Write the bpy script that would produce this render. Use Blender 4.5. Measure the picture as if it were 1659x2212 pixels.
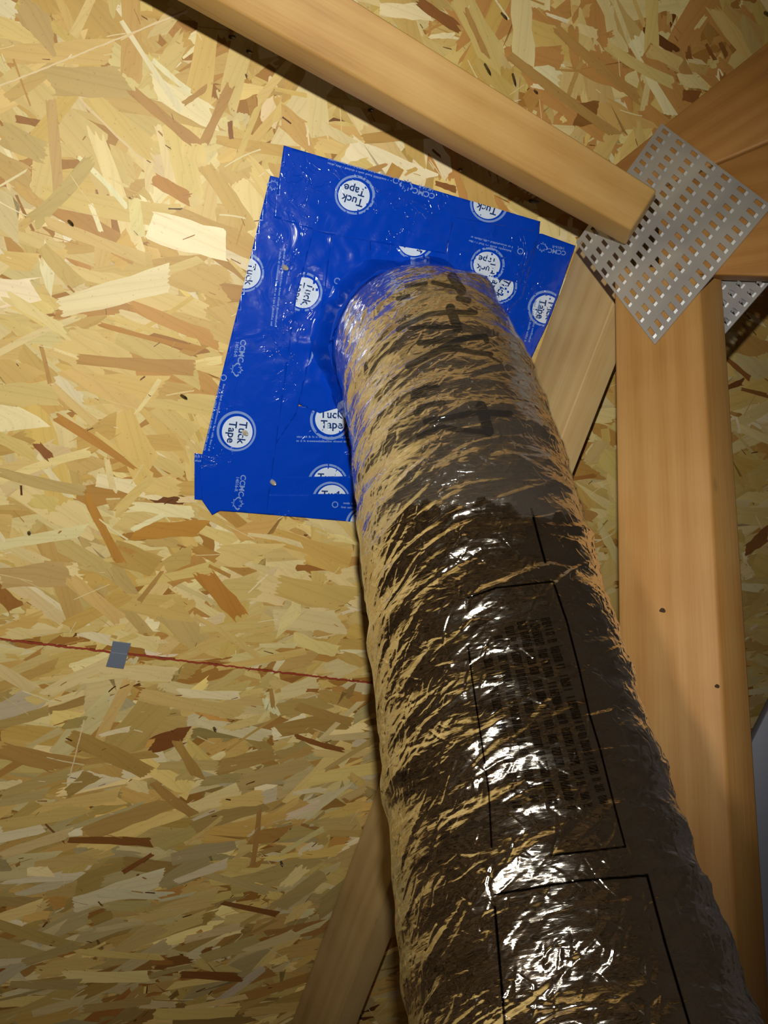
import bpy, bmesh, math, random
import numpy as np
from mathutils import Vector, Matrix, noise
random.seed(7); rng = np.random.default_rng(7)
S = bpy.context.scene
for o in list(bpy.data.objects): bpy.data.objects.remove(o)

# ---------------------------------------------------------------- camera
W, H, F = 1659.0, 2212.0, 1600.0          # photograph frame and focal length in pixels
CX, CY = W/2, H/2
wz = Vector((0.096, 0.937, -0.336)).normalized()      # world up, seen in the camera's frame
fw = Vector((0, 0, -1)); wy = (fw - wz*fw.dot(wz)).normalized(); wx = wy.cross(wz)
R = Matrix((wx, wy, wz))
CAM = Vector((0.0, 0.0, 1.45))
cd = bpy.data.cameras.new('camera'); cam = bpy.data.objects.new('camera', cd); S.collection.objects.link(cam)
cam.matrix_world = Matrix.Translation(CAM) @ R.to_4x4()
cd.sensor_fit = 'VERTICAL'; cd.sensor_height = 36.0; cd.lens = 36.0*F/H
cd.clip_start = 0.02; cd.clip_end = 50
S.camera = cam

def loc(x, y, z):                          # millimetres right / down / ahead of the lens -> world metres
    return CAM + R @ Vector((x*1e-3, -y*1e-3, -z*1e-3))
def vec(x, y, z): return R @ Vector((x*1e-3, -y*1e-3, -z*1e-3))
def at(px, py, Z): return loc((px-CX)/F*Z, (py-CY)/F*Z, Z)
def mm(px, py, Z): return Vector(((px-CX)/F*Z, (py-CY)/F*Z, Z))

# ---------------------------------------------------------------- light
def light(name, kind, p, target, energy, color, size, angle=None, blend=1.0):
    l = bpy.data.lights.new(name, kind); l.energy = energy; l.color = color
    l.shadow_soft_size = size
    if kind == 'SPOT': l.spot_size = math.radians(angle); l.spot_blend = blend
    o = bpy.data.objects.new(name, l); S.collection.objects.link(o)
    o.location = p; o.rotation_euler = (target-p).to_track_quat('-Z', 'Y').to_euler()
    return o
light('phone_flash', 'SPOT', loc(2, -100, 0), at(340, 800, 900), 29.0, (1.0, 0.96, 0.84), 0.006, 128, 1.0)
light('work_light', 'SPOT', loc(-125, 20, -10), at(1620, 1750, 650), 6.5, (1.0, 0.86, 0.70), 0.02, 52, 1.0)
wld = bpy.data.worlds.new('attic_glow_patches'); S.world = wld; wld.use_nodes = True
_wt = wld.node_tree; _tc = _wt.nodes.new('ShaderNodeTexCoord'); _n = _wt.nodes.new('ShaderNodeTexNoise'); _n.inputs['Scale'].default_value = 7.0; _n.inputs['Detail'].default_value = 3.0
_r = _wt.nodes.new('ShaderNodeValToRGB'); _r.color_ramp.elements[0].position = .38; _r.color_ramp.elements[0].color = (.07, .04, .02, 1); _r.color_ramp.elements[1].position = .66; _r.color_ramp.elements[1].color = (1.0, .60, .28, 1)  # invented warm glow patches, there for the foil to mirror
_wt.links.new(_tc.outputs['Generated'], _n.inputs['Vector']); _wt.links.new(_n.outputs['Fac'], _r.inputs[0]); _wt.links.new(_r.outputs[0], _wt.nodes['Background'].inputs[0])
wld.node_tree.nodes['Background'].inputs[1].default_value = 0.07
S.view_settings.view_transform = 'Standard'; S.view_settings.look = 'None'
S.view_settings.gamma = 1.0; S.view_settings.use_curve_mapping = False
S.view_settings.exposure = 0.0

# ---------------------------------------------------------------- helpers
def lin(r, g, b):
    f = lambda c: ((c/255+0.055)/1.055)**2.4 if c/255 > 0.04045 else c/255/12.92
    return (f(r), f(g), f(b), 1.0)
def newmat(name):
    m = bpy.data.materials.new(name); m.use_nodes = True
    nt = m.node_tree; b = nt.nodes['Principled BSDF']
    return m, nt, b
def N(nt, t, **kw):
    n = nt.nodes.new(t)
    for k, v in kw.items():
        if k.startswith('i_'):
            key = k[2:]; key = int(key) if key.isdigit() else key.replace('_', ' ')
            n.inputs[key].default_value = v
        else: setattr(n, k, v)
    return n
def ramp(nt, fac, stops):
    r = N(nt, 'ShaderNodeValToRGB'); e = r.color_ramp.elements
    while len(e) < len(stops): e.new(0.5)
    for el, (p, c) in zip(e, stops): el.position = p; el.color = c
    nt.links.new(fac, r.inputs[0]); return r.outputs[0]
def tag(o, label=None, cat=None, group=None, kind=None):
    if label: o['label'] = label
    if cat: o['category'] = cat
    if group: o['group'] = group
    if kind: o['kind'] = kind
    return o
def link(name, me, mat=None, parent=None, mw=None):
    o = bpy.data.objects.new(name, me); S.collection.objects.link(o)
    if mat and me is not None: me.materials.append(mat)
    if parent is not None:
        o.parent = parent; o.matrix_parent_inverse = Matrix.Identity(4)
        pw = parent.matrix_basis
        o.matrix_basis = pw.inverted() @ (mw if mw is not None else Matrix.Identity(4))
    elif mw is not None: o.matrix_basis = mw
    return o
def mesh_of(name, bm, smooth=False):
    me = bpy.data.meshes.new(name); bm.normal_update(); bm.to_mesh(me); bm.free()
    if smooth: me.shade_smooth()
    return me

# ---------------------------------------------------------------- planes of the place
def deckZ(px, py): return 971.0/(1 - 0.30*(px-CX)/F - 0.33*(py-CY)/F)
def trussZ(px, py): return 903.6/(1 + 0.85*(px-CX)/F + 0.364*(py-CY)/F)
def deck_mm(px, py): return mm(px, py, deckZ(px, py))
O_ = deck_mm(CX, CY); E1 = (deck_mm(CX+200, CY)-O_).normalized()
_t = (deck_mm(CX, CY+200)-O_); E2 = (_t-E1*_t.dot(E1)).normalized(); NN = E1.cross(E2)
if NN.z > 0: NN = -NN                      # towards the camera
# deck's own frame: local x along E1, local y along E2 (down the photo), local z towards the room
def v3(v): return R @ Vector((v.x, -v.y, -v.z))
DX, DY, DZ = v3(E1), v3(E2), v3(NN)
DECK = Matrix.Translation(loc(*O_)) @ Matrix(((DX.x, DY.x, DZ.x), (DX.y, DY.y, DZ.y), (DX.z, DY.z, DZ.z))).to_4x4()
def duv(px, py):                           # photo point -> millimetres on the deck
    d = deck_mm(px, py)-O_; return d.dot(E1), d.dot(E2)
def uvpx(u, v):
    p = O_+E1*u+E2*v; return CX+p.x/p.z*F, CY+p.y/p.z*F
def deck_world(px, py, h=0.0):
    u, v = duv(px, py); return DECK @ Vector((u*1e-3, v*1e-3, h*1e-3))

# ---------------------------------------------------------------- materials
def wood(name, light_, mid, dark, scale=1.0, grain=(0.6, 7.0), knots=True, rough=0.62):
    m, nt, b = newmat(name); L = nt.links.new
    tc = N(nt, 'ShaderNodeTexCoord')
    mp = N(nt, 'ShaderNodeMapping'); mp.inputs['Scale'].default_value = (3*scale, 42*scale, 42*scale)
    L(tc.outputs['Object'], mp.inputs[0])
    warp = N(nt, 'ShaderNodeTexNoise', i_Scale=0.6, i_Detail=2.0); L(mp.outputs[0], warp.inputs['Vector'])
    mx = N(nt, 'ShaderNodeMixRGB', blend_type='ADD'); mx.inputs[0].default_value = 0.9
    L(mp.outputs[0], mx.inputs[1]); L(warp.outputs['Color'], mx.inputs[2])
    w = N(nt, 'ShaderNodeTexWave', wave_type='BANDS', bands_direction='Y', i_Scale=0.35, i_Distortion=4.5, i_Detail=2.0)
    w.inputs['Detail Scale'].default_value = 0.6
    L(mx.outputs[0], w.inputs['Vector'])
    mp2 = N(nt, 'ShaderNodeMapping'); mp2.inputs['Scale'].default_value = (14*scale, 420*scale, 420*scale)
    L(tc.outputs['Object'], mp2.inputs[0])
    fi = N(nt, 'ShaderNodeTexNoise', i_Scale=1.0, i_Detail=4.0); L(mp2.outputs[0], fi.inputs['Vector'])
    big = N(nt, 'ShaderNodeTexNoise', i_Scale=9.0, i_Detail=3.0); L(tc.outputs['Object'], big.inputs['Vector'])
    a = N(nt, 'ShaderNodeMath', operation='MULTIPLY'); a.inputs[1].default_value = 0.15; L(w.outputs['Fac'], a.inputs[0])
    a2 = N(nt, 'ShaderNodeMath', operation='MULTIPLY_ADD'); a2.inputs[1].default_value = 0.30; L(fi.outputs['Fac'], a2.inputs[0]); L(a.outputs[0], a2.inputs[2])
    a3 = N(nt, 'ShaderNodeMath', operation='MULTIPLY_ADD'); a3.inputs[1].default_value = 0.62; L(big.outputs['Fac'], a3.inputs[0]); L(a2.outputs[0], a3.inputs[2])
    col = ramp(nt, a3.outputs[0], [(0.20, light_), (0.62, mid), (1.0, dark)])
    if knots:
        mk = N(nt, 'ShaderNodeMapping'); mk.inputs['Scale'].default_value = (7, 16, 16); L(tc.outputs['Object'], mk.inputs[0])
        vo = N(nt, 'ShaderNodeTexVoronoi', i_Scale=1.0); L(mk.outputs[0], vo.inputs['Vector'])
        kf = ramp(nt, vo.outputs['Distance'], [(0.03, (1, 1, 1, 1)), (0.11, (0, 0, 0, 1))])
        mk2 = N(nt, 'ShaderNodeMixRGB', blend_type='MIX'); L(kf, mk2.inputs[0]); L(col, mk2.inputs[1])
        mk2.inputs[2].default_value = tuple(c*0.4 for c in dark[:3])+(1,); col = mk2.outputs[0]
    L(col, b.inputs['Base Color']); b.inputs['Roughness'].default_value = rough
    bp = N(nt, 'ShaderNodeBump', i_Strength=0.18, i_Distance=0.001); L(fi.outputs['Fac'], bp.inputs['Height']); L(bp.outputs[0], b.inputs['Normal'])
    return m
M_brace = wood('pine_brace', lin(182, 148, 92), lin(164, 126, 68), lin(128, 88, 42), knots=False)
M_post = wood('pine_post', lin(178, 140, 86), lin(160, 116, 60), lin(126, 84, 38))
M_rafter = wood('pine_rafter', lin(206, 180, 130), lin(186, 154, 102), lin(140, 102, 60))
M_chord = wood('pine_chord', lin(168, 124, 68), lin(148, 102, 48), lin(112, 70, 30))

def osb_mat():
    m, nt, b = newmat('strand_board'); L = nt.links.new
    at_ = N(nt, 'ShaderNodeAttribute', attribute_name='strand')
    uv = N(nt, 'ShaderNodeUVMap')
    mp = N(nt, 'ShaderNodeMapping'); mp.inputs['Scale'].default_value = (0.035, 1.1, 1); L(uv.outputs[0], mp.inputs[0])
    n1 = N(nt, 'ShaderNodeTexNoise', i_Scale=1.0, i_Detail=5.0, i_Roughness=0.65); L(mp.outputs[0], n1.inputs['Vector'])
    mp2 = N(nt, 'ShaderNodeMapping'); mp2.inputs['Scale'].default_value = (0.03, 0.12, 1); L(uv.outputs[0], mp2.inputs[0])
    n2 = N(nt, 'ShaderNodeTexNoise', i_Scale=1.0, i_Detail=3.0); L(mp2.outputs[0], n2.inputs['Vector'])
    r1 = ramp(nt, n1.outputs['Fac'], [(0.30, (0.72, 0.66, 0.54, 1)), (0.50, (1.0, 0.99, 0.96, 1)), (0.72, (1.12, 1.12, 1.10, 1))])
    r2 = ramp(nt, n2.outputs['Fac'], [(0.30, (0.80, 0.71, 0.56, 1)), (0.5, (1.0, 1.0, 0.98, 1)), (0.7, (1.12, 1.12, 1.12, 1))])
    x1 = N(nt, 'ShaderNodeMixRGB', blend_type='MULTIPLY'); x1.inputs[0].default_value = 1; L(at_.outputs['Color'], x1.inputs[1]); L(r1, x1.inputs[2])
    x2 = N(nt, 'ShaderNodeMixRGB', blend_type='MULTIPLY'); x2.inputs[0].default_value = 1; L(x1.outputs[0], x2.inputs[1]); L(r2, x2.inputs[2])
    tc = N(nt, 'ShaderNodeTexCoord')
    sp = N(nt, 'ShaderNodeTexNoise', i_Scale=260.0, i_Detail=2.0); L(tc.outputs['Object'], sp.inputs['Vector'])
    rs = ramp(nt, sp.outputs['Fac'], [(0.27, (0.45, 0.30, 0.18, 1)), (0.34, (1, 1, 1, 1))])
    x3 = N(nt, 'ShaderNodeMixRGB', blend_type='MULTIPLY'); x3.inputs[0].default_value = 0.35; L(x2.outputs[0], x3.inputs[1]); L(rs, x3.inputs[2])
    L(x3.outputs[0], b.inputs['Base Color']); b.inputs['Roughness'].default_value = 0.5
    b.inputs['Specular IOR Level'].default_value = 0.35
    bp = N(nt, 'ShaderNodeBump', i_Strength=0.35, i_Distance=0.0006); L(n1.outputs['Fac'], bp.inputs['Height']); L(bp.outputs[0], b.inputs['Normal'])
    return m
M_osb = osb_mat()

def flat(name, col, rough=0.5, metal=0.0, coat=0.0):
    m, nt, b = newmat(name)
    b.inputs['Base Color'].default_value = col; b.inputs['Roughness'].default_value = rough
    b.inputs['Metallic'].default_value = metal; b.inputs['Coat Weight'].default_value = coat
    b.inputs['Coat Roughness'].default_value = 0.06
    n = N(nt, 'ShaderNodeTexNoise', i_Scale=180.0, i_Detail=3.0)
    tc = N(nt, 'ShaderNodeTexCoord'); nt.links.new(tc.outputs['Object'], n.inputs['Vector'])
    bp = N(nt, 'ShaderNodeBump', i_Strength=0.12, i_Distance=0.001); nt.links.new(n.outputs['Fac'], bp.inputs['Height']); nt.links.new(bp.outputs[0], b.inputs['Normal'])
    return m
M_nail = flat('nail_steel', (0.16, 0.15, 0.14, 1), 0.35, 1.0)
M_brass = flat('bright_nail_steel', (0.85, 0.78, 0.60, 1), 0.25, 0.6)
M_red = flat('red_edge_sealer', lin(150, 58, 34), 0.7)
M_clip = flat('clip_steel', lin(120, 130, 150), 0.4, 0.25)
M_gap = flat('panel_core', lin(60, 38, 18), 0.8)
M_chalk = flat('pale_chalk', lin(226, 204, 160), 0.9)
M_pipe = flat('grey_pipe', lin(128, 136, 160), 0.5, 0.0)

def plate_mat():
    m, nt, b = newmat('galvanised_steel'); L = nt.links.new
    tc = N(nt, 'ShaderNodeTexCoord')
    n = N(nt, 'ShaderNodeTexNoise', i_Scale=14.0, i_Detail=3.0); L(tc.outputs['Object'], n.inputs['Vector'])
    L(ramp(nt, n.outputs['Fac'], [(0.3, (0.46, 0.47, 0.51, 1)), (0.7, (0.70, 0.69, 0.67, 1))]), b.inputs['Base Color'])
    b.inputs['Metallic'].default_value = 0.75; b.inputs['Roughness'].default_value = 0.48
    return m
M_plate = plate_mat()

def tape_mat(name, col, coat=1.0):
    m, nt, b = newmat(name); L = nt.links.new
    tc = N(nt, 'ShaderNodeTexCoord')
    b.inputs['Base Color'].default_value = col
    b.inputs['Roughness'].default_value = 0.16; b.inputs['Coat Weight'].default_value = 0.5; b.inputs['Coat Roughness'].default_value = 0.08
    b.inputs['Specular IOR Level'].default_value = 0.5
    # soft puckers and sharp little blister rims
    n1 = N(nt, 'ShaderNodeTexNoise', i_Scale=26.0, i_Detail=3.0, i_Distortion=1.2); L(tc.outputs['Object'], n1.inputs['Vector'])
    n2 = N(nt, 'ShaderNodeTexNoise', i_Scale=34.0, i_Detail=2.0, i_Distortion=2.0); L(tc.outputs['Object'], n2.inputs['Vector'])
    rim = ramp(nt, n2.outputs['Fac'], [(0.54, (0, 0, 0, 1)), (0.565, (1, 1, 1, 1)), (0.59, (0, 0, 0, 1))])
    n3 = N(nt, 'ShaderNodeTexNoise', i_Scale=9.0, i_Detail=1.0); L(tc.outputs['Object'], n3.inputs['Vector'])
    msk = ramp(nt, n3.outputs['Fac'], [(0.50, (0, 0, 0, 1)), (0.60, (1, 1, 1, 1))])
    mu = N(nt, 'ShaderNodeMath', operation='MULTIPLY'); L(rim, mu.inputs[0]); L(msk, mu.inputs[1])
    b1 = N(nt, 'ShaderNodeBump', i_Strength=0.30, i_Distance=0.004); L(n1.outputs['Fac'], b1.inputs['Height'])
    b2 = N(nt, 'ShaderNodeBump', i_Strength=0.45, i_Distance=0.0014); L(mu.outputs[0], b2.inputs['Height']); L(b1.outputs[0], b2.inputs['Normal'])
    L(b2.outputs[0], b.inputs['Normal'])
    return m
M_tape = tape_mat('blue_tape', lin(0, 62, 190))
M_white = tape_mat('white_print', lin(206, 220, 245))
M_pale = tape_mat('pale_blue_print', lin(122, 150, 215))
M_navy = tape_mat('navy_print', lin(28, 58, 120))

def foil_mat():
    m, nt, b = newmat('crinkled_foil'); L = nt.links.new
    uv = N(nt, 'ShaderNodeUVMap')
    ink = N(nt, 'ShaderNodeAttribute', attribute_name='ink')
    # facets: every cell of a stretched cell pattern gets its own tilt
    mp = N(nt, 'ShaderNodeMapping'); mp.inputs['Rotation'].default_value = (0, 0, math.radians(24)); mp.inputs['Scale'].default_value = (0.085, 0.30, 1)
    L(uv.outputs[0], mp.inputs[0])
    wn = N(nt, 'ShaderNodeTexNoise', i_Scale=0.9, i_Detail=2.0); L(mp.outputs[0], wn.inputs['Vector'])
    ad = N(nt, 'ShaderNodeMixRGB', blend_type='ADD'); ad.inputs[0].default_value = 0.8; L(mp.outputs[0], ad.inputs[1]); L(wn.outputs['Color'], ad.inputs[2])
    def cells(scale, strength, prev):
        vo = N(nt, 'ShaderNodeTexVoronoi', i_Scale=scale); L(ad.outputs[0], vo.inputs['Vector'])
        s = N(nt, 'ShaderNodeVectorMath', operation='SUBTRACT'); s.inputs[1].default_value = (0.5, 0.5, 0.5); L(vo.outputs['Color'], s.inputs[0])
        k = N(nt, 'ShaderNodeVectorMath', operation='SCALE'); k.inputs['Scale'].default_value = strength; L(s.outputs[0], k.inputs[0])
        a = N(nt, 'ShaderNodeVectorMath', operation='ADD'); L(k.outputs[0], a.inputs[0]); L(prev, a.inputs[1])
        return a.outputs[0]
    geo = N(nt, 'ShaderNodeNewGeometry')
    v = cells(1.0, 0.15, geo.outputs['Normal']); v = cells(2.7, 0.10, v)
    nz = N(nt, 'ShaderNodeVectorMath', operation='NORMALIZE'); L(v, nz.inputs[0])
    mp3 = N(nt, 'ShaderNodeMapping'); mp3.inputs['Rotation'].default_value = (0, 0, math.radians(20)); mp3.inputs['Scale'].default_value = (0.14, 0.8, 1)
    L(uv.outputs[0], mp3.inputs[0])
    fine = N(nt, 'ShaderNodeTexNoise', i_Scale=0.5, i_Detail=4.0, i_Distortion=0.8); L(mp3.outputs[0], fine.inputs['Vector'])
    bp = N(nt, 'ShaderNodeBump', i_Strength=0.2, i_Distance=0.0012); L(fine.outputs['Fac'], bp.inputs['Height']); L(nz.outputs[0], bp.inputs['Normal'])
    L(bp.outputs[0], b.inputs['Normal'])
    b.inputs['Metallic'].default_value = 1.0
    mix = N(nt, 'ShaderNodeMixRGB'); L(ink.outputs['Fac'], mix.inputs[0]); mix.inputs[1].default_value = (0.80, 0.76, 0.70, 1); mix.inputs[2].default_value = (0.02, 0.02, 0.022, 1)
    L(mix.outputs[0], b.inputs['Base Color'])
    b.inputs['Roughness'].default_value = 0.11
    return m
M_foil = foil_mat()
def clear_mat():
    m, nt, b = newmat('clear_film'); L = nt.links.new
    out = nt.nodes['Material Output']; nt.nodes.remove(b)
    tr = N(nt, 'ShaderNodeBsdfTransparent'); tr.inputs[0].default_value = (0.95, 0.96, 0.98, 1)
    gl = N(nt, 'ShaderNodeBsdfGlossy'); gl.inputs['Color'].default_value = (0.85, 0.9, 1.0, 1); gl.inputs['Roughness'].default_value = 0.06
    df = N(nt, 'ShaderNodeBsdfDiffuse'); df.inputs[0].default_value = (0.62, 0.54, 0.48, 1)  # faint tan standing in for the roof's reflection on the upper duct
    uv = N(nt, 'ShaderNodeUVMap'); mp = N(nt, 'ShaderNodeMapping'); mp.inputs['Scale'].default_value = (0.09, 0.34, 1); mp.inputs['Rotation'].default_value = (0, 0, 0.3)
    L(uv.outputs[0], mp.inputs[0])
    n = N(nt, 'ShaderNodeTexNoise', i_Scale=0.7, i_Detail=1.5, i_Distortion=1.2); L(mp.outputs[0], n.inputs['Vector'])
    bp = N(nt, 'ShaderNodeBump', i_Strength=0.55, i_Distance=0.003); L(n.outputs['Fac'], bp.inputs['Height'])
    L(bp.outputs[0], gl.inputs['Normal'])
    m1 = N(nt, 'ShaderNodeMixShader'); m1.inputs[0].default_value = 0.11; L(tr.outputs[0], m1.inputs[1]); L(gl.outputs[0], m1.inputs[2])
    m2 = N(nt, 'ShaderNodeMixShader'); m2.inputs[0].default_value = 0.018; L(m1.outputs[0], m2.inputs[1]); L(df.outputs[0], m2.inputs[2])
    L(m2.outputs[0], out.inputs['Surface'])
    return m
M_clear = clear_mat()

# ---------------------------------------------------------------- roof sheathing (OSB)
PAL = [((224, 206, 152), .20), ((218, 194, 128), .26), ((211, 182, 112), .22), ((202, 168, 98), .15), ((188, 144, 78), .08),
       ((164, 114, 58), .03), ((118, 72, 36), .012), ((234, 222, 184), .07)]
pc = [lin(*c) for c, w in PAL]; pw = [w for c, w in PAL]
class Sheath:
    def __init__(s): s.co = []; s.lo = []; s.fs = []; s.uv = []; s.col = []
    def poly(s, pts, z, color, uvs):
        i0 = len(s.co); s.co += [(u*1e-3, v*1e-3, z*1e-3) for u, v in pts]
        s.fs.append(tuple(range(i0, i0+len(pts)))); s.uv += uvs; s.col += [color]*len(pts)
    def build(s, name):
        me = bpy.data.meshes.new(name); me.from_pydata(s.co, [], s.fs); me.validate()
        uvl = me.uv_layers.new(name='UVMap'); at_ = me.color_attributes.new('strand', 'FLOAT_COLOR', 'CORNER')
        uvl.data.foreach_set('uv', np.array(s.uv, dtype=np.float32).ravel())
        at_.data.foreach_set('color', np.array(s.col, dtype=np.float32).ravel())
        return link(name, me, M_osb, mw=DECK.copy())
def strand(sh, cu, cv, ln, wd, ang, color, z):
    c, s_ = math.cos(ang), math.sin(ang); nseg = 6
    top, bot = [], []; bend = random.gauss(0, ln*0.014); tap = random.uniform(0.6, 1.0)
    for i in range(nseg+1):
        t = i/nseg; x = (t-.5)*ln
        hw = wd*.5*(tap+(1-tap)*t)*(1+random.uniform(-.16, .10)); off = bend*math.sin(math.pi*t)
        top.append((x, off+hw)); bot.append((x, off-hw))
    ne = random.choice((1, 2, 3)); sk = random.gauss(0, wd*.35)
    jag = random.choice((.08, .25, .6, 1.1)); slant = random.gauss(0, .5)
    def end(p, q, sgn):
        r = []; ne = max(2, int(wd/2.2))
        for k in range(1, ne+1):
            f = k/(ne+1); r.append((p[0]+(q[0]-p[0])*f+sgn*(random.uniform(-1, 1)*jag*min(wd, 9)*.45+slant*wd*(f-.5)), p[1]+(q[1]-p[1])*f))
        return r
    top[-1] = (top[-1][0]+sk, top[-1][1]); bot[-1] = (bot[-1][0]-sk, bot[-1][1])
    ring = top+end(top[-1], bot[-1], 1)+bot[::-1]+end(bot[0], top[0], -1)
    ring = ring[::-1]
    o1, o2 = random.uniform(0, 4000), random.uniform(0, 4000)
    tu, tv = random.gauss(0, .0), 0
    sh.poly([(cu+x*c-y*s_, cv+x*s_+y*c) for x, y in ring], z, color, [(x+o1, y+o2) for x, y in ring])
def seamline(u):                            # the panel joint with the red edge, in deck mm
    (u0, v0), (u1, v1) = duv(0, 1380), duv(800, 1475); return v0+(v1-v0)*(u-u0)/(u1-u0)
up_, lo_ = Sheath(), Sheath()
U0, U1 = duv(-250, 1100)[0]-120, duv(1900, 1100)[0]+60
V0, V1 = duv(830, -250)[1]-380, duv(830, 2450)[1]+120
ztick = 0
def pick():
    c = random.choices(pc, pw)[0]; k = random.gauss(1, .07); return (c[0]*k, c[1]*k*random.gauss(1, .02), c[2]*k*random.gauss(1, .06), 1)
area = (U1-U0)*(V1-V0); nfl = int(area*3.6/1050)
items = []
for i in range(nfl):
    u, v = random.uniform(U0, U1), random.uniform(V0, V1)
    px, py = uvpx(u, v)
    big = random.random()
    ln = random.uniform(50, 130) if big < .58 else random.uniform(22, 60) if big < .86 else random.uniform(6, 24)
    wd = min(ln*.62, abs(random.gauss(19, 10))+4.0) if big < .86 else random.uniform(2, 9)
    if py < 550: ang = random.gauss(0.5, 0.8) if random.random() < .6 else random.uniform(0, math.pi)
    elif py < 1300: ang = random.gauss(0.25, 0.5)
    else: ang = random.gauss(-0.12, 0.38)
    col = pick()
    if py > 1500: q_ = math.exp(random.gauss(0, .22)); col = tuple(c*q_ for c in col[:3])+(1,)
    elif px > 900 and py < 500 and random.random() < .3: col = tuple(a*b for a, b in zip(lin(196, 146, 84), (1, 1, 1, 1)))
    if sum(col[:3]) < .6: ln *= .45; wd *= .6
    items.append((u, v, ln, wd, ang, col))
for k, (u, v, ln, wd, ang, col) in enumerate(items):
    z = -1.4+1.3*k/len(items)
    sv = seamline(u); ext = abs(math.sin(ang))*ln*.5+wd*.5
    if v < sv:
        if v+ext > sv-1: v = sv-1-ext
        strand(up_, u, v, ln, wd, ang, col, z)
    else:
        if v-ext < sv+1: v = sv+1+ext
        strand(lo_, u, v, ln, wd, ang, col, z)
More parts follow.
